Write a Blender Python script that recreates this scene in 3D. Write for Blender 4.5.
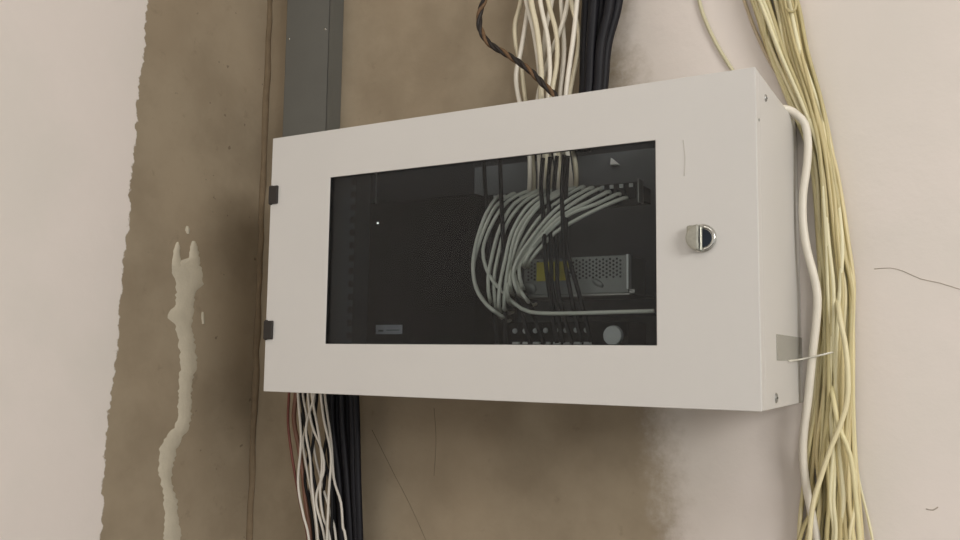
import bpy, bmesh, math, random
from mathutils import Vector, Matrix
random.seed(11)
for o in list(bpy.data.objects): bpy.data.objects.remove(o)
COL = bpy.context.scene.collection
SC = bpy.context.scene

# ------------------------------------------------------------------ camera
Z0 = 1.60                                     # height of the cabinet's underside
W, H, D = 0.60, 0.3195, 0.2204                # cabinet width, height, depth
CP = Vector((0.7688, -1.0344, 0.0453 + Z0))
YAW, PITCH, ROLL, F = 0.5166, 0.1001, 0.0132, 870.0
cy, sy, cp, sp, cr, sr = math.cos(YAW), math.sin(YAW), math.cos(PITCH), math.sin(PITCH), math.cos(ROLL), math.sin(ROLL)
FW = Vector((-sy*cp, cy*cp, sp)); R0 = Vector((cy, sy, 0)); U0 = R0.cross(FW)
RT = cr*R0 + sr*U0; UP = -sr*R0 + cr*U0
cam = bpy.data.cameras.new('camera'); camo = bpy.data.objects.new('camera', cam); COL.objects.link(camo)
cam.sensor_width = 36; cam.lens = 36*F/960; cam.clip_start = 0.02
m = Matrix((RT, UP, -FW)).transposed().to_4x4(); m.translation = CP; camo.matrix_world = m
SC.camera = camo
def ray(px, py): return FW + RT*((px-480)/F) - UP*((py-270)/F)
def at(px, py, Y=0.0):                        # measured photo point -> world, at a known depth
    d = ray(px, py); return CP + d*((Y-CP.y)/d.y)
def atX(px, py, X):
    d = ray(px, py); return CP + d*((X-CP.x)/d.x)

# ------------------------------------------------------------------ light
SC.view_settings.view_transform = 'Standard'; SC.view_settings.look = 'None'
SC.view_settings.gamma = 1; SC.view_settings.use_curve_mapping = False
SC.view_settings.exposure = -0.42
wd = bpy.data.worlds.new('world'); SC.world = wd; wd.use_nodes = True
wd.node_tree.nodes['Background'].inputs[0].default_value = (1.0, 0.975, 0.95, 1)
wd.node_tree.nodes['Background'].inputs[1].default_value = 0.84
def area(name, loc, target, sx, sy_, power, col):
    l = bpy.data.lights.new(name, 'AREA'); l.shape = 'RECTANGLE'; l.size = sx; l.size_y = sy_; l.energy = power; l.color = col
    o = bpy.data.objects.new(name, l); COL.objects.link(o); o.location = loc
    o.rotation_euler = (Vector(target)-Vector(loc)).to_track_quat('-Z', 'Y').to_euler(); return o
area('ceiling_lamp', (0.35, -1.9, 2.93), (0.35, -1.0, 0.0), 1.3, 0.9, 16, (1.0, 0.965, 0.92))
area('ceiling_lamp', (3.3, -2.1, 2.75), (0.3, -0.3, 1.5), 1.4, 1.4, 112, (1.0, 0.965, 0.925))

# ------------------------------------------------------------------ materials
def lin(c):
    return tuple(((v/255)/12.92 if v/255 <= .04045 else ((v/255+.055)/1.055)**2.4) for v in c)
def nt(mat): mat.use_nodes = True; return mat.node_tree
def MAT(name, rgb, rough=0.5, metal=0.0, var=0.06, scale=40, bump=0.0, bscale=200, spec=0.5, trans=0):
    """procedural material: base colour with noise variation and optional fine relief"""
    mt = bpy.data.materials.new(name); t = nt(mt); b = t.nodes['Principled BSDF']
    b.inputs['Roughness'].default_value = rough; b.inputs['Metallic'].default_value = metal
    b.inputs['Specular IOR Level'].default_value = spec
    tc = t.nodes.new('ShaderNodeTexCoord'); n = t.nodes.new('ShaderNodeTexNoise')
    n.inputs['Scale'].default_value = scale; n.inputs['Detail'].default_value = 4
    t.links.new(tc.outputs['Object'], n.inputs['Vector'])
    r = t.nodes.new('ShaderNodeValToRGB'); e = r.color_ramp.elements
    c = lin(rgb); e[0].position = .3; e[1].position = .7
    e[0].color = tuple(max(0, v*(1-var)) for v in c)+(1,); e[1].color = tuple(min(1, v*(1+var)) for v in c)+(1,)
    t.links.new(n.outputs['Fac'], r.inputs[0]); t.links.new(r.outputs[0], b.inputs['Base Color'])
    if bump:
        n2 = t.nodes.new('ShaderNodeTexNoise'); n2.inputs['Scale'].default_value = bscale; n2.inputs['Detail'].default_value = 3
        t.links.new(tc.outputs['Object'], n2.inputs['Vector'])
        bp = t.nodes.new('ShaderNodeBump'); bp.inputs['Strength'].default_value = bump; bp.inputs['Distance'].default_value = .002
        t.links.new(n2.outputs['Fac'], bp.inputs['Height']); t.links.new(bp.outputs[0], b.inputs['Normal'])
    return mt

class NB:
    """small helper to write node maths"""
    def __init__(s, mat): s.t = nt(mat); s.b = s.t.nodes['Principled BSDF']
    def n(s, k, **kw):
        x = s.t.nodes.new(k)
        for a, v in kw.items(): setattr(x, a, v)
        return x
    def set(s, sock, v):
        if isinstance(v, (int, float)): sock.default_value = v
        elif isinstance(v, tuple): sock.default_value = v if len(v) == len(sock.default_value) else v+(1,)
        else: s.t.links.new(v, sock)
    def math(s, op, a, b=0.0, c=None):
        x = s.n('ShaderNodeMath', operation=op); s.set(x.inputs[0], a); s.set(x.inputs[1], b)
        if c is not None: s.set(x.inputs[2], c)
        return x.outputs[0]
    def step(s, v, lo, hi):
        x = s.n('ShaderNodeMapRange', interpolation_type='SMOOTHSTEP'); s.set(x.inputs[0], v)
        x.inputs[1].default_value = lo; x.inputs[2].default_value = hi; return x.outputs[0]
    def noise(s, vec, scale, detail=3, rough=.5):
        x = s.n('ShaderNodeTexNoise'); s.set(x.inputs['Vector'], vec); x.inputs['Scale'].default_value = scale
        x.inputs['Detail'].default_value = detail; x.inputs['Roughness'].default_value = rough; return x.outputs['Fac']
    def mix(s, f, a, b):
        x = s.n('ShaderNodeMix', data_type='RGBA'); s.set(x.inputs[0], f); s.set(x.inputs[6], a); s.set(x.inputs[7], b); return x.outputs[2]

BROWN = lin((157, 144, 123)); BROWN2 = lin((139, 126, 106)); BROWN3 = lin((167, 151, 128))
PAINT = lin((225, 217, 211)); PAINT2 = lin((219, 213, 206))

XC = (at(247, 540).x + at(272, 0).x)/2        # the room corner behind the cabinet

def wall_material(name, side):
    mt = bpy.data.materials.new(name); N = NB(mt)
    tc = N.n('ShaderNodeTexCoord'); P = tc.outputs['Object']
    sx = N.n('ShaderNodeSeparateXYZ'); N.set(sx.inputs[0], P)
    X, Y, Z = sx.outputs
    n1 = N.noise(P, 7, 5, .6); n2 = N.noise(P, 38, 5, .65); n3 = N.noise(P, 2.2, 3)
    plaster = N.mix(N.step(n1, .32, .68), BROWN2, BROWN)
    plaster = N.mix(N.math('MULTIPLY', N.step(n3, .45, .7), .6), plaster, BROWN3)
    plaster = N.mix(N.math('MULTIPLY', N.step(n2, .60, .78), .35), plaster, lin((112, 97, 78)))
    paint = N.mix(N.step(N.noise(P, 5, 4), .35, .65), PAINT2, PAINT)
    if side == 'left':
        # ragged roller edge: a straight line in the wall's own y/z, broken by noise
        p = [(q.y, q.z) for q in (atX(148, 0, XC), atX(131, 180, XC), atX(114, 380, XC), atX(98, 540, XC))]
        zs = [q[1] for q in p]; ys = [q[0] for q in p]; zm = sum(zs)/4; ym = sum(ys)/4
        b = sum((z-zm)*(y-ym) for z, y in zip(zs, ys))/sum((z-zm)**2 for z in zs); a = ym-b*zm
        edge = N.math('MULTIPLY_ADD', Z, b, a)
        wob = N.math('ADD', N.math('MULTIPLY_ADD', N.noise(P, 9, 2), .012, -.006), N.math('MULTIPLY_ADD', N.noise(P, 90, 3), .016, -.008))
        v = N.math('SUBTRACT', N.math('ADD', edge, wob), Y)
        mask = N.step(v, -.0012, .0012)
        # little chips and scuffs in the plaster beside the corner
        sp_ = N.step(N.noise(P, 62, 2), .70, .74)
        near = N.step(Y, -.30, -.05)
        plaster = N.mix(N.math('MULTIPLY', N.math('MULTIPLY', sp_, near), .6), plaster, lin((92, 78, 62)))
    else:
        xa, za = at(606, 0).x, at(606, 0).z; xb, zb = at(664, 540).x, at(664, 540).z
        b = (xa-xb)/(za-zb); a = xa-b*za
        v = N.math('SUBTRACT', X, N.math('MULTIPLY_ADD', Z, b, a))
        wob = N.math('ADD', N.math('MULTIPLY_ADD', N.noise(P, 11, 5, .7), .10, -.05), N.math('MULTIPLY_ADD', N.noise(P, 70, 4, .7), .05, -.025))
        mask = N.step(N.math('ADD', v, wob), -.030, .050)
        thin = N.math('MULTIPLY_ADD', N.step(v, .0, .16), .28, .72)   # the first coat is thinner near its edge
        mask = N.math('MULTIPLY', mask, thin)
    col = N.mix(mask, plaster, paint)
    N.set(N.b.inputs['Base Color'], col)
    N.b.inputs['Roughness'].default_value = .85; N.b.inputs['Specular IOR Level'].default_value = .25
    bp = N.n('ShaderNodeBump'); bp.inputs['Strength'].default_value = .35; bp.inputs['Distance'].default_value = .003
    hgt = N.math('ADD', N.math('MULTIPLY', N.noise(P, 18, 5, .6), 1.0), N.math('MULTIPLY', mask, .15))
    N.set(bp.inputs['Height'], hgt); N.set(N.b.inputs['Normal'], bp.outputs[0])
    return mt

M = {}
M['enamel'] = MAT('off_white_enamel', (203, 201, 197), .38, var=.012, scale=6, bump=.05, bscale=900)
M['enamel_in'] = MAT('dark_inner_enamel', (58, 59, 60), .55, var=.05)
M['black'] = MAT('black_plastic', (30, 29, 29), .45, var=.1)
M['hinge'] = MAT('hinge_plastic', (36, 31, 27), .5, var=.08)
M['device'] = MAT('black_device_metal', (11, 11, 13), .85, var=.0, spec=.08)
M['rail'] = MAT('dark_rail', (52, 57, 62), .7, var=.06, spec=.2)
M['hole'] = MAT('hole_black', (8, 8, 8), .9, var=.0)
M['chrome'] = MAT('chrome', (205, 205, 200), .14, metal=1, var=.03)
M['chrome_soft'] = MAT('cast_zinc', (168, 168, 158), .32, metal=1, var=.12, scale=300)
M['lockdark'] = MAT('lock_recess', (46, 54, 64), .25, metal=.8, var=.1)
M['steel'] = MAT('dull_steel', (150, 150, 145), .4, metal=.7, var=.08)
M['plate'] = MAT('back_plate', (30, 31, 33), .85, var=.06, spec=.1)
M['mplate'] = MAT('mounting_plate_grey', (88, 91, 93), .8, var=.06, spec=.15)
M['mesh'] = MAT('perforated_sheet', (128, 130, 126), .45, metal=.3, var=.08)
M['yellow'] = MAT('yellow_label', (190, 176, 52), .6, var=.15, scale=80)
M['white_pl'] = MAT('white_plastic', (214, 216, 212), .45, var=.04)
M['grey_label'] = MAT('grey_label', (176, 178, 184), .6, var=.08, scale=90)
M['whitecable'] = MAT('white_cable', (226, 220, 206), .45, var=.04)
M['creamcable'] = MAT('cream_cable', (214, 205, 178), .45, var=.06)
M['patch'] = MAT('patch_cable', (222, 222, 208), .5, var=.05)
M['blackcable'] = MAT('black_cable', (15, 15, 22), .55, var=.15, scale=60, spec=.3)
M['blackwire'] = MAT('black_wire', (18, 18, 20), .55, var=.1, spec=.3)
M['whitewire'] = MAT('white_wire', (205, 200, 190), .5, var=.06)
M['redwire'] = MAT('red_wire', (104, 52, 40), .5, var=.12)
M['pinkwire'] = MAT('brown_wire', (126, 88, 70), .5, var=.12)
M['brownwire'] = MAT('brown_braid', (104, 78, 52), .6, var=.15, scale=200)
M['darkwire'] = MAT('dark_braid', (34, 27, 23), .6, var=.15, scale=200)
M['duct'] = MAT('grey_duct', (98, 98, 93), .5, var=.05, scale=12, bump=.05)
M['tie'] = MAT('nylon_tie', (225, 222, 210), .35, var=.02)
M['filler'] = MAT('white_filler', (190, 182, 163), .9, var=.05, scale=50, bump=.4, bscale=120)
M['crack'] = MAT('crack_dark', (172, 162, 150), .95, var=.1)
M['scratch'] = MAT('scratch_dark', (122, 109, 90), .95, var=.1)
M['floor'] = MAT('concrete_floor', (128, 124, 116), .8, var=.12, scale=3, bump=.3, bscale=30)
M['ceil'] = MAT('painted_ceiling', (225, 221, 214), .9, var=.02, scale=3)
YEL = [MAT('yellowed_jacket', c, .42, var=.05, scale=25) for c in ((222, 212, 166), (198, 184, 136), (228, 218, 178), (190, 178, 132), (216, 202, 156), (226, 219, 182))]
def glass_mat():
    mt = bpy.data.materials.new('tinted_acrylic'); t = nt(mt); t.nodes.remove(t.nodes['Principled BSDF'])
    o = t.nodes['Material Output']; tr = t.nodes.new('ShaderNodeBsdfTransparent'); tr.inputs[0].default_value = (.83, .855, .865, 1)
    g = t.nodes.new('ShaderNodeBsdfGlossy'); g.inputs['Roughness'].default_value = 0.0; g.inputs[0].default_value = (.9, .9, .9, 1)
    fr = t.nodes.new('ShaderNodeFresnel'); fr.inputs[0].default_value = 1.30
    mx = t.nodes.new('ShaderNodeMixShader')
    t.links.new(fr.outputs[0], mx.inputs[0]); t.links.new(tr.outputs[0], mx.inputs[1]); t.links.new(g.outputs[0], mx.inputs[2]); t.links.new(mx.outputs[0], o.inputs[0])
    return mt
M['glass'] = glass_mat()
def tape_mat():
    mt = bpy.data.materials.new('clear_tape'); t = nt(mt); b = t.nodes['Principled BSDF']
    b.inputs['Base Color'].default_value = lin((186, 184, 174))+(1,); b.inputs['Roughness'].default_value = .35; b.inputs['Alpha'].default_value = .42
    return mt
M['tape'] = tape_mat()
white_glow = bpy.data.materials.new('led_light'); t = nt(white_glow); t.nodes['Principled BSDF'].inputs['Emission Color'].default_value = (1, 1, .95, 1)
t.nodes['Principled BSDF'].inputs['Emission Strength'].default_value = 5; M['led'] = white_glow

# ------------------------------------------------------------------ mesh helpers
def link(name, bm, mat, parent=None, smooth=False, bevel=0, seg=2):
    me = bpy.data.meshes.new(name); bm.normal_update()
    if smooth:
        for f in bm.faces: f.smooth = True
    bm.to_mesh(me); bm.free()
    for x in (mat if isinstance(mat, list) else [mat]): me.materials.append(x)
    o = bpy.data.objects.new(name, me); COL.objects.link(o)
    if parent: o.parent = parent
    if bevel:
        b = o.modifiers.new('bevel', 'BEVEL'); b.width = bevel; b.segments = seg; b.limit_method = 'ANGLE'; b.angle_limit = math.radians(40)
    return o
def tag(o, label=None, cat=None, group=None, kind=None):
    if label: o['label'] = label
    if cat: o['category'] = cat
    if group: o['group'] = group
    if kind: o['kind'] = kind
    return o
def thing(name, label, cat, loc, group=None):
    o = bpy.data.objects.new(name, None); COL.objects.link(o); o.location = loc; o.empty_display_size = .02
    tag(o, label, cat, group); return o
def reparent(root, objs):                     # children were modelled in world space
    for c in objs:
        c.parent = root; c.matrix_parent_inverse = Matrix.Translation(-root.location)
def box(bm, x0, x1, y0, y1, z0, z1):
    v = [bm.verts.new(p) for p in ((x0, y0, z0), (x1, y0, z0), (x1, y1, z0), (x0, y1, z0), (x0, y0, z1), (x1, y0, z1), (x1, y1, z1), (x0, y1, z1))]
    for f in ((3, 2, 1, 0), (4, 5, 6, 7), (0, 1, 5, 4), (1, 2, 6, 5), (2, 3, 7, 6), (3, 0, 4, 7)): bm.faces.new([v[i] for i in f])
def B(*a):
    bm = bmesh.new()
    for q in ([a] if not isinstance(a[0], tuple) else a): box(bm, *q)
    return bm
def disc(bm, c, axis, r, h, n=20, r2=None):
    """cylinder from c along axis"""
    axis = Vector(axis).normalized(); q = Vector((0, 0, 1)).rotation_difference(axis).to_matrix().to_4x4(); q.translation = Vector(c)+axis*h/2
    bmesh.ops.create_cone(bm, cap_ends=True, segments=n, radius1=r, radius2=r if r2 is None else r2, depth=h, matrix=q)
def ring_plate(x0, x1, z0, z1, hx0, hx1, hz0, hz1, y0, y1):
    """plate in the xz plane with a rectangular hole, one welded mesh"""
    bm = bmesh.new(); O = [(x0, z0), (x1, z0), (x1, z1), (x0, z1)]; I = [(hx0, hz0), (hx1, hz0), (hx1, hz1), (hx0, hz1)]
    v = {}
    for k, y in enumerate((y0, y1)):
        for i in range(4):
            v[k, 'o', i] = bm.verts.new((O[i][0], y, O[i][1])); v[k, 'i', i] = bm.verts.new((I[i][0], y, I[i][1]))
    for i in range(4):
        j = (i+1) % 4
        bm.faces.new([v[0, 'o', i], v[0, 'o', j], v[0, 'i', j], v[0, 'i', i]])
        bm.faces.new([v[1, 'o', j], v[1, 'o', i], v[1, 'i', i], v[1, 'i', j]])
        bm.faces.new([v[0, 'o', j], v[0, 'o', i], v[1, 'o', i], v[1, 'o', j]])
        bm.faces.new([v[0, 'i', i], v[0, 'i', j], v[1, 'i', j], v[1, 'i', i]])
    bmesh.ops.recalc_face_normals(bm, faces=bm.faces); return bm
def spline(pts, step=.008):
    P = [Vector(p) for p in pts]; P = [P[0]*2-P[1]]+P+[P[-1]*2-P[-2]]; out = []
    for i in range(1, len(P)-2):
        a, b, c, d = P[i-1:i+3]; n = max(2, int((c-b).length/step))
        for k in range(n):
            t = k/n
            out.append(.5*((2*b)+(c-a)*t+(2*a-5*b+4*c-d)*t*t+(3*b-a-3*c+d)*t**3))
    out.append(P[-2]); return out
def sweep(bm, path, r, n=8, flat=1.0):
    T = [(path[min(i+1, len(path)-1)]-path[max(i-1, 0)]).normalized() for i in range(len(path))]
    nrm = T[0].orthogonal().normalized(); rings = []
    for i, p in enumerate(path):
        nrm = (nrm-T[i]*nrm.dot(T[i])).normalized(); bn = T[i].cross(nrm)
        rr = r[i] if isinstance(r, list) else r
        ring = []
        for k in range(n):
            a = 2*math.pi*k/n; off = nrm*math.cos(a)*rr+bn*math.sin(a)*rr
            ring.append(bm.verts.new(p+off))
        rings.append(ring)
    for a, b in zip(rings, rings[1:]):
        for k in range(n): bm.faces.new([a[k], a[(k+1) % n], b[(k+1) % n], b[k]])
    bm.faces.new(rings[0][::-1]); bm.faces.new(rings[-1])
def cable(name, pts, r, mat, label=None, cat='cable', group=None, parent=None, step=.008, n=8):
    bm = bmesh.new(); sweep(bm, spline(pts, step), r, n)
    o = link(name, bm, mat, parent, smooth=True)
    if label: tag(o, label, cat, group)
    return o

# ------------------------------------------------------------------ the room
WB, WL = wall_material('back_wall_plaster', 'back'), wall_material('left_wall_plaster', 'left')
wb = tag(link('wall_back', B(XC-.02, 4.2, 0, .15, 0, 3), WB), kind='structure')
wl = tag(link('wall_left', B(XC-.15, XC, -4.2, 0, 0, 3), WL), kind='structure')
tag(link('floor', B(XC-.15, 4.2, -4.2, .15, -.1, 0), M['floor']), kind='structure')
tag(link('ceiling', B(XC-.15, 4.2, -4.2, .15, 3.0, 3.1), M['ceil']), kind='structure')
# rough bead of plaster down the inside corner
bm = bmesh.new(); pts = [Vector((XC+.002+random.uniform(-.0012, .0012), -.002+random.uniform(-.001, .001), .9+i*.03)) for i in range(55)]
sweep(bm, pts, [.0058+random.uniform(-.001, .001) for _ in pts], 8)
o = link('corner_bead', bm, MAT('corner_plaster', (120, 104, 82), .9, var=.1, scale=60, bump=.4), wb, smooth=True)

# white filler trowelled into the chase on the left wall
rows = [(241, 192, 194), (244, 190, 196), (250, 189, 198), (258, 188, 199), (263, 172, 200), (270, 171, 201), (276, 173, 203), (284, 176, 204), (290, 176, 197), (300, 176, 194), (307, 174, 194), (312, 168, 193), (318, 168, 193), (324, 174, 191), (332, 177, 193), (345, 179, 195), (360, 181, 197), (370, 180, 196), (382, 179, 192), (400, 178, 191), (418, 177, 191), (428, 174, 189), (437, 166, 183), (447, 160, 177), (458, 159, 175), (468, 158, 172), (482, 161, 171), (500, 164, 177), (520, 165, 179), (540, 163, 181), (575, 160, 176)]
def filler(rows, name='filler_patch', jit=1.3, th=.0016):
    bm = bmesh.new(); prev = None; fine = []
    for (ya, la, ra), (yb, lb, rb) in zip(rows, rows[1:]):
        n = max(1, int((yb-ya)/2.2))
        for k in range(n):
            t = k/n; fine.append((ya+(yb-ya)*t, la+(lb-la)*t, ra+(rb-ra)*t))
    fine.append(rows[-1])
    for y, l, r in fine:
        l += random.uniform(-jit, jit); r += random.uniform(-jit, jit); m_ = (l+r)/2
        xs = [l, l+(r-l)*.14, m_, r-(r-l)*.14, r]; hs = [.0001, th, th*1.25, th, .0001]
        row = []
        for x, h in zip(xs, hs):
            p = atX(x, y, XC); row.append(bm.verts.new((XC+h, p.y, p.z)))
        if prev:
            for a in range(4): bm.faces.new([prev[a], prev[a+1], row[a+1], row[a]])
        prev = row
    bmesh.ops.recalc_face_normals(bm, faces=bm.faces)
    return link(name, bm, M['filler'], wl, smooth=True)
filler(rows)
filler([(242, 177, 178), (248, 174, 180), (254, 173, 180), (260, 172, 181), (266, 172, 184)], jit=.4)
filler([(226, 186, 188), (230, 185, 190), (234, 187, 189)], jit=.3)
filler([(312, 202, 203), (318, 201, 204), (324, 202, 204)], jit=.3)
# cracks and scratches
def crack(pts, w, mat, wall='back', parent=None):
    P = [at(x, y, -.0002) for x, y in pts]; cable('wall_crack', P, w*.75, mat, parent=wb, step=.01, n=5)
crack([(874, 269), (890, 268), (903, 271), (921, 279), (940, 283), (965, 291)], .0006, M['crack'])
crack([(926, 509), (933, 510), (938, 507)], .0009, M['crack'])
crack([(372, 430), (392, 470), (410, 505), (428, 545)], .0005, M['scratch'])
crack([(434, 408), (436, 440), (434, 476)], .0004, M['scratch'])

# ------------------------------------------------------------------ cabinet
XR = W
cab = thing('wall_cabinet', 'white metal wall cabinet with tinted window in its door, mounted in the room corner', 'cabinet', (W/2, -.02, Z0))
kids = []
t_ = .0016; yf = -D+.020                       # front of the body, behind the door
SX0, SX1, SY0, SY1 = .03, .47, -.125, -.012    # cable slot cut in top and bottom
z0, z1 = Z0, Z0+H
bm = bmesh.new()
def panel_slot(z):
    for q in ((0.004, W-.002, yf, SY0), (0.004, W-.002, SY1, -.002), (0.004, SX0, SY0, SY1), (SX1, W-.002, SY0, SY1)): box(bm, q[0], q[1], q[2], q[3], z, z+t_)
box(bm, .004, W-.002, -.004, -.001, z0+.003, z1-.003)
box(bm, .001, .001+t_, yf, -.0005, z0, z1); box(bm, W-.0005-t_, W-.0005, yf, -.0005, z0, z1)
panel_slot(z0); panel_slot(z1-t_)
kids.append(link('body', bm, M['enamel'], bevel=.0008))
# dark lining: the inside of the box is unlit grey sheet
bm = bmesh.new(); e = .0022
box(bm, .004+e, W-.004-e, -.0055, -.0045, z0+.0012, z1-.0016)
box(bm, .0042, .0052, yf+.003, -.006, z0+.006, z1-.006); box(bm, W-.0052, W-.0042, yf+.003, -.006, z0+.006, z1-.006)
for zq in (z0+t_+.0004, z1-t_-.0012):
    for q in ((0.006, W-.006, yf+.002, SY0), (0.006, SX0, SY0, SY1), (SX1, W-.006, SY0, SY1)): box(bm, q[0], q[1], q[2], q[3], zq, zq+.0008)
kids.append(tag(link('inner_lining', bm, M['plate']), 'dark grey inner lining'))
# door window
g = [at(329.5, 178, -D), at(655, 139.5, -D), at(657, 346, -D), at(325.5, 343.5, -D)]
gx0 = (g[0].x+g[3].x)/2; gx1 = (g[1].x+g[2].x)/2; gz0 = (g[2].z+g[3].z)/2; gz1 = (g[0].z+g[1].z)/2
print('window', gx0, gx1, gz0-Z0, gz1-Z0)
door = link('door', ring_plate(0, XR, z0, z1, gx0, gx1, gz0, gz1, -D, -D+.0016), M['enamel'], bevel=.0007)
kids.append(door)
bm = bmesh.new()                               # folded return edges of the door
for q in ((0, .0016, -D+.0012, -D+.0175, z0+.0005, z1-.0005), (W-.0016, W, -D+.0012, -D+.0175, z0+.0005, z1-.0005), (.001, W-.001, -D+.0012, -D+.0175, z0, z0+.0016), (.001, W-.001, -D+.0012, -D+.0175, z1-.0016, z1)): box(bm, *q)
edge = link('folded_edge', bm, M['enamel'], bevel=.0006)
glass = link('window_pane', B(gx0-.008, gx1+.008, -D+.0022, -D+.0050, gz0-.008, gz1+.008), M['glass']); tag(glass, 'smoky tinted clear pane')
gk = link('gasket', ring_plate(gx0-.010, gx1+.010, gz0-.010, gz1+.010, gx0+.0008, gx1-.0008, gz0+.0008, gz1-.0008, -D+.0017, -D+.0021), M['black'])
# lock: round chrome quarter-turn with a raised half and a dark recess
lc = at(701.5, 238, -D-.004)
bm = bmesh.new(); disc(bm, (lc.x, -D, lc.z), (0, -1, 0), .0135, .0025, 40); 
lock = link('lock', bm, M['chrome'], bevel=.0008)
def halfdisc(side, r, y0, y1, cut=0.0, n=18):
    bm = bmesh.new(); a = []; pts = []
    for i in range(n+1):
        th = math.pi/2+side*math.pi*i/n
        pts.append((lc.x+r*math.cos(th)+cut, lc.z+r*math.sin(th)))
    f = [bm.verts.new((x, y0, z)) for x, z in pts]; b = [bm.verts.new((x, y1, z)) for x, z in pts]
    bm.faces.new(f); bm.faces.new(b[::-1])
    for i in range(len(pts)): j = (i+1) % len(pts); bm.faces.new([f[j], f[i], b[i], b[j]])
    bmesh.ops.recalc_face_normals(bm, faces=bm.faces); return bm
wing = link('thumb_wing', halfdisc(1, .0125, -D-.0120, -D-.0024, -.001), M['chrome_soft'], bevel=.0016)
tabm = B((lc.x-.0130, lc.x-.004, -D-.0105, -D-.0024, lc.z+.004, lc.z+.0120))
wtab = link('wing_corner', tabm, M['chrome_soft'], bevel=.002)
rec = link('recess', halfdisc(-1, .0088, -D-.0030, -D-.0022, .0005), M['lockdark'])
bm = bmesh.new(); path = [Vector((lc.x+.001+.0106*math.cos(a), -D-.0030, lc.z+.0106*math.sin(a))) for a in [math.radians(-88+i*8) for i in range(23)]]
sweep(bm, path, .0017, 8); rim = link('rim', bm, M['chrome'], smooth=True)
dk = [edge, glass, gk, lock]
def par(c, p): c.parent = p
for c in (edge, glass, gk): par(c, door)
kids.append(lock)
for c in (wing, wtab, rec, rim): par(c, lock)
tag(lock, 'round chrome lock with raised half'); tag(rec, 'dark recessed half of lock')
# hinges
for px, py in ((274, 195), (269, 330)):
    c = at(px, py, -D); c.x = .0
    bm = B((-.0012, .0035, -D-.0015, -D+.020, c.z-.0125, c.z+.0125), (-.0012, .0128, -D-.0030, -D+.004, c.z-.0115, c.z+.0115))
    h = link('hinge', bm, M['hinge'], bevel=.001); tag(h, 'small dark plastic hinge block')
    bm = bmesh.new(); disc(bm, (-.0012, -D+.006, c.z-.0135), (0, 0, 1), .0032, .027, 14)
    pn = link('hinge_pin', bm, M['black'], smooth=False); pn.parent = h; kids.append(h)
# screws on the right side
for px, py, r in ((766, 98, .0042), (776.5, 398, .0058)):
    c = atX(px, py, W); bm = bmesh.new(); disc(bm, (W-.001, c.y, c.z), (1, 0, 0), r, .0018, 18, r*.7)
    s = link('screw', bm, M['steel'], smooth=False); kids.append(s)
    sl = link('screw_slot', B(W+.0005, W+.0010, c.y-r*.6, c.y+r*.6, c.z-.0006, c.z+.0006), M['hole']); sl.parent = s
c = atX(757.5, 121, W-.002); bm = bmesh.new(); disc(bm, (W-.0001, -D+.011, c.z), (1, 0, 0), .0016, .0006, 10); kids.append(link('rivet', bm, M['steel']))
# pencil scratch on the door face
p = [at(x, y, -D-.0001) for x, y in ((683, 140), (685, 158), (684, 176))]
s = cable('scuff_mark', p, .00035, MAT('scuff', (192, 188, 180), .8, var=.02), n=5); kids.append(s)
# cable slot rubber lips
reparent(cab, kids)

# clear tape with a cable tie on the right flank
q = [atX(774.5, 334, W-.002), atX(805, 336, W-.002), atX(805, 360, W-.002), atX(774.5, 360.5, W-.002)]
ya, yb, za, zb = q[0].y, -.0015, q[3].z, q[0].z
tp = tag(link('tape_strip', B(W-.0004, W+.0001, ya, yb, za, zb), M['tape']), 'square of greyish clear tape stuck low on the cabinet right flank', 'tape')

ORD = ['leftmost', 'second from left', 'third from left', 'fourth from left', 'fifth from left', 'sixth from left', 'seventh from left', 'eighth from left', 'ninth from left', 'tenth from left', 'eleventh from left', 'twelfth from left', 'thirteenth from left', 'fourteenth from left', 'rightmost']
def order(xs):
    r = sorted(range(len(xs)), key=lambda i: xs[i]); return {j: (ORD[k] if k < len(xs)-1 else 'rightmost') for k, j in enumerate(r)}

# ------------------------------------------------------------------ inside the cabinet
def yb_(px0, px1, py0, py1, Y):
    """rectangle at depth Y from measured corners"""
    a = at(px0, py0, Y); b = at(px1, py1, Y); return a.x, b.x, b.z, a.z
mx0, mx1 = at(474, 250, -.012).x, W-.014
mp = tag(link('mounting_plate', B((mx0, mx1, -.0135, -.012, z0+.012, z1-.014), (mx0, mx0+.0015, -.012, -.0058, z0+.012, z1-.014)), M['mplate'], bevel=.0005), 'grey mounting plate on the back'); reparent(cab, [mp])  # grey sheet added to paint in the pane's reflection on the right
# left rack rail with square holes
YR = -D+.030
a = at(333, 260, YR).x; b = at(354, 260, YR).x
rail = link('rack_rail', B((a-.03, b, YR, YR+.002, z0+.008, z1-.008), (b-.002, b, YR, YR+.03, z0+.008, z1-.008)), M['rail'], bevel=.0006)
tag(rail, 'dark perforated rack rail'); inner = [rail]
hx = at(350.5, 296, YR).x
for i in range(17):
    zc = at(350.5, 284, YR).z+(i-5)*.01585
    if zc > z1-.02 or zc < z0+.015: continue
    h = link('square_hole', B(hx-.0038, hx+.0038, YR-.0006, YR+.0001, zc-.004, zc+.004), M['hole']); h.parent = rail
# right rail, mostly hidden
a = W-.045
rail2 = link('rack_rail', B((a, W-.012, YR, YR+.002, z0+.008, z1-.008), (a, a+.002, YR, YR+.03, z0+.008, z1-.008)), M['rail'], bevel=.0006)
inner.append(rail2); reparent(cab, inner)
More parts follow.
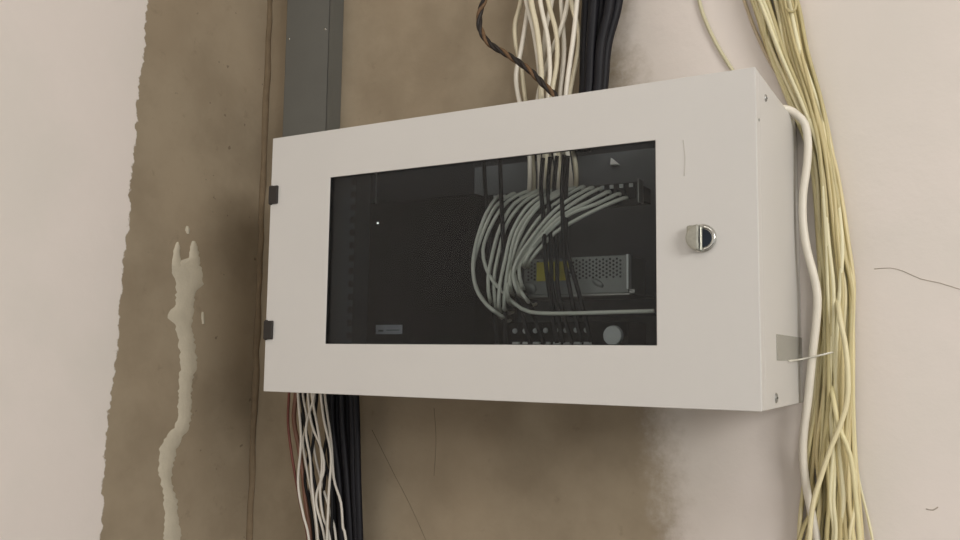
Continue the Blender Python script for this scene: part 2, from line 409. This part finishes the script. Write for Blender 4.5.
# black rack device on the left
YD = -D+.095
x0 = at(355, 250, YD).x; x1 = at(476, 250, YD).x; zt = at(375, 203, YD).z; zb = z0+.012
dv = thing('rack_device', 'large black rack device with small grey label filling the window left half', 'device', ((x0+x1)/2, YD+.05, zb))
dk = []
dk.append(link('housing', B(x0, x1, YD, YD+.12, zb, zt), M['device'], bevel=.0015))
for i in range(5):
    zz = zb+.035+i*(zt-zb-.05)/5
    dk.append(link('front_seam', B(x0+.004, x1-.004, YD-.0004, YD+.0001, zz, zz+.0009), M['device']))
lx0, lx1, lz0, lz1 = yb_(376, 402, 325, 334, YD-.0006)
dk.append(tag(link('label', B(lx0, lx1, YD-.0008, YD, lz0, lz1), M['grey_label']), 'small blank-looking grey label'))
dk.append(link('label_print', B((lx0+.004, lx0+.012, YD-.0010, YD-.0008, lz0+.003, lz0+.0055), (lx0+.016, lx1-.004, YD-.0010, YD-.0008, lz0+.0045, lz0+.0055)), M['rail']))
c = at(377.5, 223, YD-.001); bm = bmesh.new(); disc(bm, (c.x, YD, c.z), (0, -1, 0), .0013, .001, 3)
dk.append(tag(link('indicator_lamp', bm, M['led']), 'tiny lit white indicator'))  # small emissive white dot on the device front
reparent(dv, dk)

# patch panel with ports
YP = -D+.075
pa = at(487, 196, YP); pb = at(642, 182, YP); zt = pb.z+.001; zl = at(641, 204, YP).z
pp = thing('patch_bay', 'dark patch panel with white cords plugged in, upper right behind the window', 'patch panel', ((pa.x+pb.x)/2, YP+.02, zl))
pk = [link('panel_plate', B((pa.x, pb.x, YP, YP+.003, zl, zt), (pb.x-.0015, pb.x+.0005, YP-.010, YP+.003, zl, zt), (pa.x, pb.x, YP+.003, YP+.03, zl+.004, zt-.004)), M['plate'], bevel=.0006)]
NP = 16; ports = []
for i in range(NP):
    xx = pa.x+.012+(pb.x-pa.x-.024)*i/(NP-1); ports.append((xx, (zl+zt)/2))
    k = link('port', B((xx-.0052, xx+.0052, YP-.0012, YP, zl+.007, zt-.008)), M['hole']); pk.append(k)
    s = link('port_tab', B(xx-.0022, xx+.0022, YP-.0016, YP, zt-.0055, zt-.0015), M['white_pl']); pk.append(s)
pk.append(tag(link('end_bracket', B((pb.x, pb.x+.0012, YP-.014, YP+.001, zl, zt)), M['steel']), 'pale metal end lip'))
reparent(pp, pk)

# perforated power supply on a tray
YS = -D+.085
sx0, sx1, sz0, sz1 = yb_(524, 629, 259, 293, YS)
sz0 = at(580, 294, YS).z; sz1 = at(580, 257, YS).z
ps = thing('power_supply', 'perforated grey metal power supply with yellow part, lower right behind the window', 'power supply', ((sx0+sx1)/2, YS+.03, sz0))
sk = [link('housing', B(sx0, sx1, YS, YS+.055, sz0, sz1), M['mesh'], bevel=.001)]
bm = bmesh.new()
px_, i = sx0+.006, 0
while px_ < sx1-.006:
    zz = sz0+.018+(0.0022 if i % 2 else 0)
    while zz < sz1-.003:
        disc(bm, (px_, YS-.0003, zz), (0, 1, 0), .0014, .0006, 6); zz += .0044
    px_ += .0040; i += 1
sk.append(tag(link('vent_hole', bm, M['hole']), kind='stuff'))
yx0 = at(537, 270, YS).x; yx1 = at(569, 270, YS).x
sk.append(tag(link('yellow_label', B(yx0, yx1, YS-.0016, YS-.0006, at(550, 281, YS).z, at(550, 262, YS).z), M['yellow'], bevel=.0004), 'yellow rectangular part'))
sk.append(tag(link('side_edge', B(sx1-.0006, sx1+.0016, YS-.006, YS+.003, at(629, 289, YS).z, sz1), M['white_pl']), 'bright bent metal edge'))
bm = B((at(590, 296, YS).x, sx1+.010, YS-.010, YS-.004, sz0-.003, sz0-.0012), (sx1+.004, sx1+.010, YS-.010, YS-.004, sz0-.003, sz0+.003), (sx0, sx1+.010, YS-.004, YS+.055, sz0-.003, sz0-.0005))
sk.append(link('tray', bm, M['steel']))
# small pale transformers and clips showing on its face
for (u, v, w, h) in ((530, 288, 12, 12), (598, 283, 10, 6)):
    c = at(u, v, YS); ww = w*.0006; hh = h*.0006
    bm = bmesh.new(); bmesh.ops.create_icosphere(bm, subdivisions=2, radius=1, matrix=Matrix.Translation((c.x, YS, c.z)) @ Matrix.Rotation(.6, 4, 'Y') @ Matrix.Diagonal((ww*1.3, .004, hh, 1)))
    sk.append(link('foil_patch', bm, M['mesh'], smooth=True))
reparent(ps, sk)
# lower shelf with a curled front lip (the pale horizontal line below the supply)
YQ = -D+.085
zq = at(600, 311, YQ).z
sh = link('equipment_shelf', B((at(535, 311, YQ).x, W-.050, YQ, -.02, zq-.0012, zq), (at(535, 311, YQ).x, W-.050, YQ-.0012, YQ, zq-.004, zq)), M['rail'], bevel=.0004)
tag(sh, 'thin dark metal shelf running below the power supply', 'shelf')
# slim switch along the bottom: eight pale studs and eight white sockets
YT = -D+.080
tx0 = at(507, 335, YT).x; tx1 = at(628, 335, YT).x; tz1 = at(560, 322, YT).z; tz0 = z0+.010
sw = thing('network_switch', 'dark network switch with eight pale dots and white round cap, bottom of window', 'switch', ((tx0+tx1)/2, YT+.03, tz0))
tk = [link('housing', B(tx0, tx1, YT, YT+.06, tz0, tz1), M['device'], bevel=.001)]
for i in range(8):
    c = at(515+i*10.2, 331-.15*i, YT)
    bm = bmesh.new(); disc(bm, (c.x, YT, c.z), (0, -1, 0), .0032, .0022, 14, .0024)
    tk.append(link('stud', bm, M['white_pl']))
    c2 = at(517+i*10.2, 343, YT)
    tk.append(link('socket', B((c2.x-.0042, c2.x+.0042, YT-.004, YT, c2.z-.010, c2.z+.0012)), M['white_pl'], bevel=.0006))
c = at(612, 335.5, YT-.006); bm = bmesh.new(); disc(bm, (c.x, YT, c.z), (0, -1, 0), .0112, .006, 28, .0104)
tk.append(tag(link('round_cap', bm, M['white_pl'], bevel=.001), 'white round cap'))
reparent(sw, tk)
# small white wedge near the top right
c = at(605, 157, -.05); bm = bmesh.new(); v = [bm.verts.new((c.x+a, y, c.z+b)) for y in (-.052, -.046) for a, b in ((-.005, -.003), (.007, -.004), (-.004, .006))]
for f in ((0, 1, 2), (5, 4, 3), (0, 3, 4, 1), (1, 4, 5, 2), (2, 5, 3, 0)): bm.faces.new([v[i] for i in f])
piece = tag(link('cable_clip', bm, M['white_pl'], bevel=.0005), 'tiny white wedge clip on the cabinet back near window top right', 'clip')
piece.location.y = +.0318

# white patch cords looping from the panel
PL = 'pale patch cord looping left from the patch panel behind the window'
def cord(pts, Ys, r=.0026, mat='patch', k=0):
    n = len(pts); P = [at(x, y, Ys[0]+(Ys[1]-Ys[0])*i/(n-1)) for i, (x, y) in enumerate(pts)]
    P.insert(0, P[0]+Vector((.002, .004, 0)))
    x, y = pts[-1]
    if x < 540: P += [at(x+5, y+5, -.075), at(x+9, y+4, -.020)]
    cable('patch_cable', P, r, M[mat], 'pale patch cable behind the window, %s where it plugs into the dark panel' % (ORD[k] if k < 14 else 'rightmost'), 'cable', 'white patch cords inside the cabinet')
Y1 = YP-.004
cords = [
 [(497, 197), (486, 214), (477, 240), (473, 265), (476, 288), (486, 304), (497, 313)],
 [(512, 194), (496, 206), (483, 232), (474, 262), (475, 284), (483, 300), (492, 310), (502, 316)],
 [(525, 192), (508, 201), (493, 222), (483, 250), (489, 275), (503, 292), (515, 304), (530, 312), (560, 313.5), (600, 312.5), (654, 311)],
 [(536, 191), (514, 204), (500, 228), (492, 256), (488, 280), (490, 300)],
 [(545, 190), (524, 202), (507, 224), (499, 252), (494, 280), (496, 306)],
 [(552, 190), (528, 206), (512, 232), (505, 260), (500, 284), (499, 306)],
 [(560, 190), (536, 205), (517, 231), (509, 262), (505, 290), (504, 308)],
 [(566, 189), (545, 200), (524, 226), (513, 255), (508, 280), (508, 300)],
 [(572, 188), (556, 196), (533, 212), (519, 238), (511, 262), (511, 290)],
 [(581, 187), (566, 196), (543, 214), (524, 240), (515, 262), (515, 285)],
 [(590, 188), (570, 199), (551, 214), (533, 236), (518, 258), (513, 275), (518, 292)],
 [(598, 189), (578, 200), (556, 216), (540, 233), (523, 254), (514, 272), (520, 290), (527, 300)],
 [(607, 192), (588, 202), (565, 214), (545, 232), (528, 252), (519, 268), (522, 286)],
 [(617, 194), (596, 204), (570, 214), (550, 230), (534, 247), (524, 264)],
 [(624, 198), (604, 206), (578, 219), (556, 232), (542, 246), (528, 264)],
]
for i, c in enumerate(cords): cord(c, (Y1-.001, -D+.040+(i % 5)*.0066), r=.0022, k=i)
PLV = 'dark thin cable dropping down the middle of the cabinet interior'
do = order([557, 563, 572, 582, 591, 497, 506, 530, 544])
def dcable(pts, Y, r=.0026, k=0):
    cable('interior_cable', [at(x, y, Y) for x, y in pts], r, M['blackwire'], 'thin dark cable behind the window, %s along its bottom edge' % do[k], 'cable', 'dark cables inside the cabinet')
YV = -D+.062
for k, pts in enumerate((
 [(543, 158), (541, 185), (543, 215), (545, 250), (547, 275), (552, 310), (557, 343)],
 [(550, 157), (548, 190), (550, 220), (551, 250), (552, 285), (558, 315), (563, 343)],
 [(557, 156), (554, 190), (556, 225), (557, 255), (558, 290), (565, 320), (572, 343)],
 [(564, 155), (562, 190), (563, 225), (564, 255), (570, 290), (576, 320), (582, 342)],
 [(568, 156), (566, 190), (566, 225), (567, 250), (578, 290), (585, 318), (591, 342)],
 [(484, 160), (485, 185), (489, 230), (492, 280), (494, 315), (497, 344)],
 [(500, 159), (501, 190), (503, 240), (504, 290), (505, 320), (506, 344)],
 [(515, 285), (518, 300), (524, 320), (530, 344)],
 [(522, 290), (530, 305), (536, 322), (544, 344)])):
    dcable(pts, YV+(k % 3)*.004, k=k)

# ------------------------------------------------------------------ cables above the cabinet
WLAB = 'white cable hanging above the cabinet and dropping into its top'
def intoc(pts, Y, extra, up=1):
    """extend a measured path above the frame and down through the slot"""
    (xa, ya), (xb, yb) = pts[0], pts[1]
    P = [at(xa-(xb-xa)*60/max(8, yb-ya)*.6, ya-60, Y)]+[at(x, y, Y) for x, y in pts]
    return P+[at(x, y, Y) for x, y in extra]+[at(extra[-1][0]-1, 198, Y)]
tops = [
 ([(521, 0), (515, 24), (516, 45), (521, 66), (525, 98)], [(530, 130), (533, 165), (534, 180)]),
 ([(528, 6), (521, 50), (516, 75), (519, 100)], [(528, 130), (530, 170)]),
 ([(526, 0), (533, 28), (538, 60), (542, 98)], [(544, 130), (545, 178)]),
 ([(531, 0), (537, 30), (541, 68), (541, 97)], [(543, 130), (548, 175)]),
 ([(552, 0), (546, 28), (543, 60), (540, 98)], [(545, 130), (553, 180)]),
 ([(568, 0), (562, 25), (552, 50), (543, 78), (538, 98)], [(538, 130), (540, 176)]),
 ([(548, 0), (556, 32), (557, 62), (552, 96)], [(555, 130), (562, 180)]),
 ([(577, 0), (573, 40), (566, 93)], [(565, 130), (571, 182)]),
 ([(561, 0), (564, 50), (560, 94)], [(560, 130), (566, 175)]),
 ([(571, 0), (579, 40), (570, 92)], [(569, 125), (576, 170)]),
 ([(540, 0), (548, 40), (550, 75), (548, 96)], [(551, 130), (558, 170)]),
]
tops_o = order([p[-1][0]+i*.01 for i, (p, e) in enumerate(tops)])
for i, (p, e) in enumerate(tops):
    Y = -.022-(i % 4)*.0075
    cable('white_cable', intoc(p, Y, e), .0032 if i != 3 else .0038, M['whitecable'] if i % 3 else M['creamcable'], 'white cable hanging into the cabinet top, %s where they meet it' % tops_o[i], 'cable', 'white cables entering the top of the cabinet')
# thick black cables
for i, (xa, xb, xc) in enumerate(((586, 584, 583), (593, 590, 588), (601, 595, 593), (609, 600, 597), (617, 606, 602))):
    Y = -.030-(i % 2)*.010
    cable('black_cable', [at(xa+3, -60, Y), at(xa+1, 0, Y), at(xb+1, 45, Y), at(xc+1, 88, Y), at(xc-4, 120, Y), at(xc-16, 150, Y)], .0066, M['blackcable'],
          'thick black cable entering the cabinet top, %s of the five' % order([0, 1, 2, 3, 4])[i], 'cable', 'black cables above the cabinet', n=12)
# twisted brown and black flex
path = spline([at(x, y, -.062) for x, y in ((492, -50), (485, -4), (480, 12), (480, 28), (489, 43), (508, 55), (528, 69), (543, 84), (556, 97), (562, 112))], .002)
tw = thing('twisted_flex', 'twisted brown and black cable curving down to the cabinet top', 'cable', tuple(path[0]))
T = [(path[min(i+1, len(path)-1)]-path[max(i-1, 0)]).normalized() for i in range(len(path))]
st = []
for s, mm in ((0, 'darkwire'), (1, 'brownwire'), (2, 'darkwire')):
    P2 = []
    for i, p in enumerate(path):
        n1 = T[i].cross(Vector((0, 1, 0))).normalized(); n2 = T[i].cross(n1); a = i*.30+s*2*math.pi/3
        P2.append(p+(n1*math.cos(a)+n2*math.sin(a))*.0019)
    bm = bmesh.new(); sweep(bm, P2, .0025, 7); st.append(tag(link('strand', bm, M[mm], smooth=True), 'dark strand' if mm == 'darkwire' else 'brown strand'))
reparent(tw, st)

# grey cable duct in the corner
Yd = 0.0; xr = at(343, 60, 0).x
best = min((abs(at(328, 60, -y/1000).x-xr), y) for y in range(5, 120)); dd = best[1]/1000
xl = at(285, 60, -dd).x; print('duct', xl, xr, dd)
duct = thing('cable_duct', 'grey vertical cable duct running up from the cabinet in the corner', 'duct', ((xl+xr)/2, -.0, z1+.003))
dk = [link('trunking', B(xl+.001, xr-.001, -dd+.006, -.0005, z1+.003, 2.99), M['duct'], bevel=.001),
      link('snap_cover', B((xl, xr, -dd, -dd+.0022, z1+.003, 2.99), (xl, xl+.0016, -dd, -dd+.012, z1+.003, 2.99), (xr-.0016, xr, -dd, -dd+.012, z1+.003, 2.99)), M['duct'], bevel=.0008)]
for px, py in ((325, 29), (289, 39)):
    c = at(px, py, -dd); bm = bmesh.new(); disc(bm, (c.x, -dd, c.z), (0, -1, 0), .0019, .001, 12, .0012); dk.append(tag(link('screw', bm, M['chrome']), 'tiny shiny screw'))
reparent(duct, dk)

# ------------------------------------------------------------------ cables below the cabinet
def below(name, pts, Y, r, mat, label, group=None, top=(0, -22), n=8):
    (x, y) = pts[0]; (xe, ye), (xq, yq) = pts[-1], pts[-2]
    P = [at(x+top[0], y+top[1], Y)]+[at(a, b, Y) for a, b in pts]+[at(xe+(xe-xq)*.8, ye+70, Y)]
    return cable(name, P, r, M[mat], label, 'cable', group, n=n)
below('red_wire', [(289, 393), (288, 422), (291, 450), (296, 480), (302, 512), (308, 540)], -.060, .0020, 'redwire', 'thin dark red wire, leftmost of the cables below the cabinet')
below('brown_wire', [(296, 394), (294, 420), (299, 448), (303, 475), (306, 505), (311, 540)], -.048, .0034, 'pinkwire', 'reddish brown wire right beside the dark red wire below the cabinet')
WW = 'thin white wire twisting down below the left end of the cabinet'
for i, p in enumerate(([(303, 395), (307, 420), (303, 442), (307, 470), (313, 502), (317, 540)],
          [(312, 395), (318, 430), (322, 462), (320, 490), (323, 516), (330, 540)],
          [(321, 395), (324, 420), (331, 455), (329, 490), (327, 540)],
          [(325, 396), (331, 440), (333, 470), (335, 484), (341, 503), (343, 528), (346, 540)],
          [(314, 396), (306, 428), (310, 458), (312, 486), (318, 540)],
          [(298, 396), (301, 440), (298, 482), (303, 514), (309, 540)],
          [(316, 396), (313, 440), (321, 480), (331, 515), (336, 540)],
          [(308, 395), (312, 425), (321, 448), (324, 470), (316, 500), (325, 540)])):
    below('white_wire', p, -.056-(i % 3)*.005 if i != 6 else -.05, .0018, 'whitewire', 'thin white wire, %s of the eight hanging below the cabinet' % order([303, 312, 321, 325, 314, 298, 316, 308])[i], 'white wires below the cabinet')
BW = 'thin black wire among the white wires below the cabinet'
for i, p in enumerate(([(301, 395), (305, 425), (309, 450), (305, 480), (311, 510), (314, 540)],
          [(308, 395), (314, 430), (311, 460), (316, 490), (318, 515), (322, 540)],
          [(317, 395), (315, 430), (325, 462), (323, 500), (324, 540)],
          [(323, 396), (329, 425), (324, 455), (331, 485), (332, 515), (331, 540)],
          [(305, 395), (302, 430), (313, 470), (309, 500), (319, 540)])):
    below('black_wire', p, -.050-(i % 2)*.004, .0022, 'blackwire', 'thin black wire among the white wires below the cabinet, %s of five' % order([301, 308, 317, 323, 305])[i], 'black wires below the cabinet')
BC = 'thick black cable hanging right of the white wires below the cabinet'
for i, (a, b, c) in enumerate(((327, 333, 336), (332, 339, 342), (337, 343, 347), (342, 347, 351), (347, 351, 355), (352, 354, 357), (330, 343, 340), (356, 358, 360))):
    below('thick_black_cable', [(a, 396), (a+1, 430), (b, 480), (c, 540)], -.034-(i % 2)*.009, .0048, 'blackcable', 'thick black cable right of the white wires below the cabinet, %s of eight' % order([327, 332, 337, 342, 347, 352, 330, 356])[i], 'thick black cables below the cabinet', n=10)

# ------------------------------------------------------------------ yellowed bundle on the right
YB = 'yellowed cream network cable in the thick bundle hanging right of the cabinet'
# bundle envelope: y -> (left, right)
env = [(-70, 722, 778), (0, 752, 797), (50, 768, 807), (100, 788, 821), (140, 805, 830), (180, 812, 839), (240, 816, 848), (290, 820, 854), (340, 818, 853), (400, 814, 853), (450, 808, 855), (500, 802, 859), (540, 799, 862), (610, 790, 870)]
NC = 38
def env_at(i, u): y, l, r = env[i]; return l+(r-l)*u, y
perm = [(k+.5)/NC for k in range(NC)]; random.shuffle(perm)
layer = [k % 4 for k in range(NC)]
for k in range(NC):
    u = perm[k]; ph = random.uniform(0, 6.28); am = random.uniform(.04, .15); dr = random.uniform(-.34, .34); P = []
    for i in range(len(env)):
        uu = u+am*math.sin(ph+i*random.uniform(.75, .95))+dr*(i-6)/7
        uu = min(1, max(0, uu)); x, y = env_at(i, uu)
        # round the bundle: deeper layers only in the middle
        Yl = -.006-layer[k]*.0062*(1 if abs(uu-.5) < .34 else .55)+.0015*math.sin(ph*2+i*1.3)
        P.append(at(x, y, Yl))
    cable('bundle_cable', P, random.uniform(.0020, .0026), YEL[k % 6], YB, 'cable', 'yellowed network cables right of the cabinet')
# recognisable strays
def stray(pts, Y, r, mat, label, Ys=None): cable('loose_cable', [at(x, y, (Ys if Ys and i == 0 else Y)) for i, (x, y) in enumerate(pts)], r, mat, label, 'cable')
stray([(690, -50), (699, 0), (706, 22), (717, 45), (731, 68), (742, 84)], -.0032, .0022, MAT('pale_green_cable', (206, 200, 168), .5, var=.03), 'single pale yellowish cable on the wall above the cabinet right corner')
stray([(722, -60), (744, 0), (755, 30), (768, 58), (786, 88), (800, 110), (812, 150), (818, 200)], -.0035, .0019, MAT('pinkish_cable', (196, 180, 152), .5, var=.03), 'thin beige cable running along the left edge of the yellowed bundle, above')
stray([(836, 285), (840, 318), (846, 350), (848, 392), (842, 420), (830, 450), (820, 480), (812, 510), (808, 560)], -.036, .0027, YEL[2], 'cream cable crossing diagonally over the front of the yellowed bundle', -.010)
stray([(838, 405), (846, 430), (854, 455), (861, 490), (868, 518), (874, 548), (880, 590)], -.004, .0014, YEL[5], 'thin cable straying right from the bottom of the yellowed bundle')
stray([(830, 375), (834, 402), (839, 427), (850, 455), (856, 500), (860, 545), (862, 600)], -.0335, .0026, YEL[0], 'cream cable splitting to the right below the crossing in the bundle', -.010)
# tie loops seen near the top of the bundle
cable('loose_loop', [at(x, y, -.034) for x, y in ((784, -8), (786, 8), (793, 12), (796, 4), (793, -10))], .0016, YEL[3], 'small curled cable end at the top of the yellowed bundle', 'cable')

# white round cable over the cabinet's rear corner
wc = [(779, 108, -.050), (787, 112.5, -.046), (797, 115, -.036), (805, 124, -.030), (808, 142, -.030), (807, 165, -.031), (803, 195, -.031), (803, 222, -.032), (807, 250, -.032), (814, 276, -.032), (817.5, 298, -.032), (816, 325, -.032), (813, 350, -.032), (810, 380, -.030), (808, 400, -.028), (804, 430, -.026), (803, 455, -.024), (806, 485, -.022), (812, 515, -.020), (818, 545, -.018), (826, 600, -.016)]
P = [at(x, y, Y) for x, y, Y in wc]
P[0] = Vector((W-.012, -.052, z1+.0045)); P[1] = Vector((W-.001, -.046, z1+.0040)); 
P.insert(0, Vector((W-.06, -.055, z1+.0040)))
cable('white_round_cable', P, .0044, M['whitecable'], 'thick white cable running down between the cabinet and the yellowed bundle', n=14)
# nylon tie
tq = [(786, 363, W), (800, 360, None), (812, 357.5, None), (827, 353.5, None)]
P = [Vector((W+.001, atX(788, 361, W).y, atX(788, 361, W).z)), at(800, 359.5, -.037), at(812, 357, -.0385), at(822, 354.8, -.040), at(829, 353, -.036), at(834, 352, -.02)]
cable('cable_tie', P, .0011, M['tie'], 'thin white cable tie pulled across the white cable, beside the tape', 'cable tie', n=6)
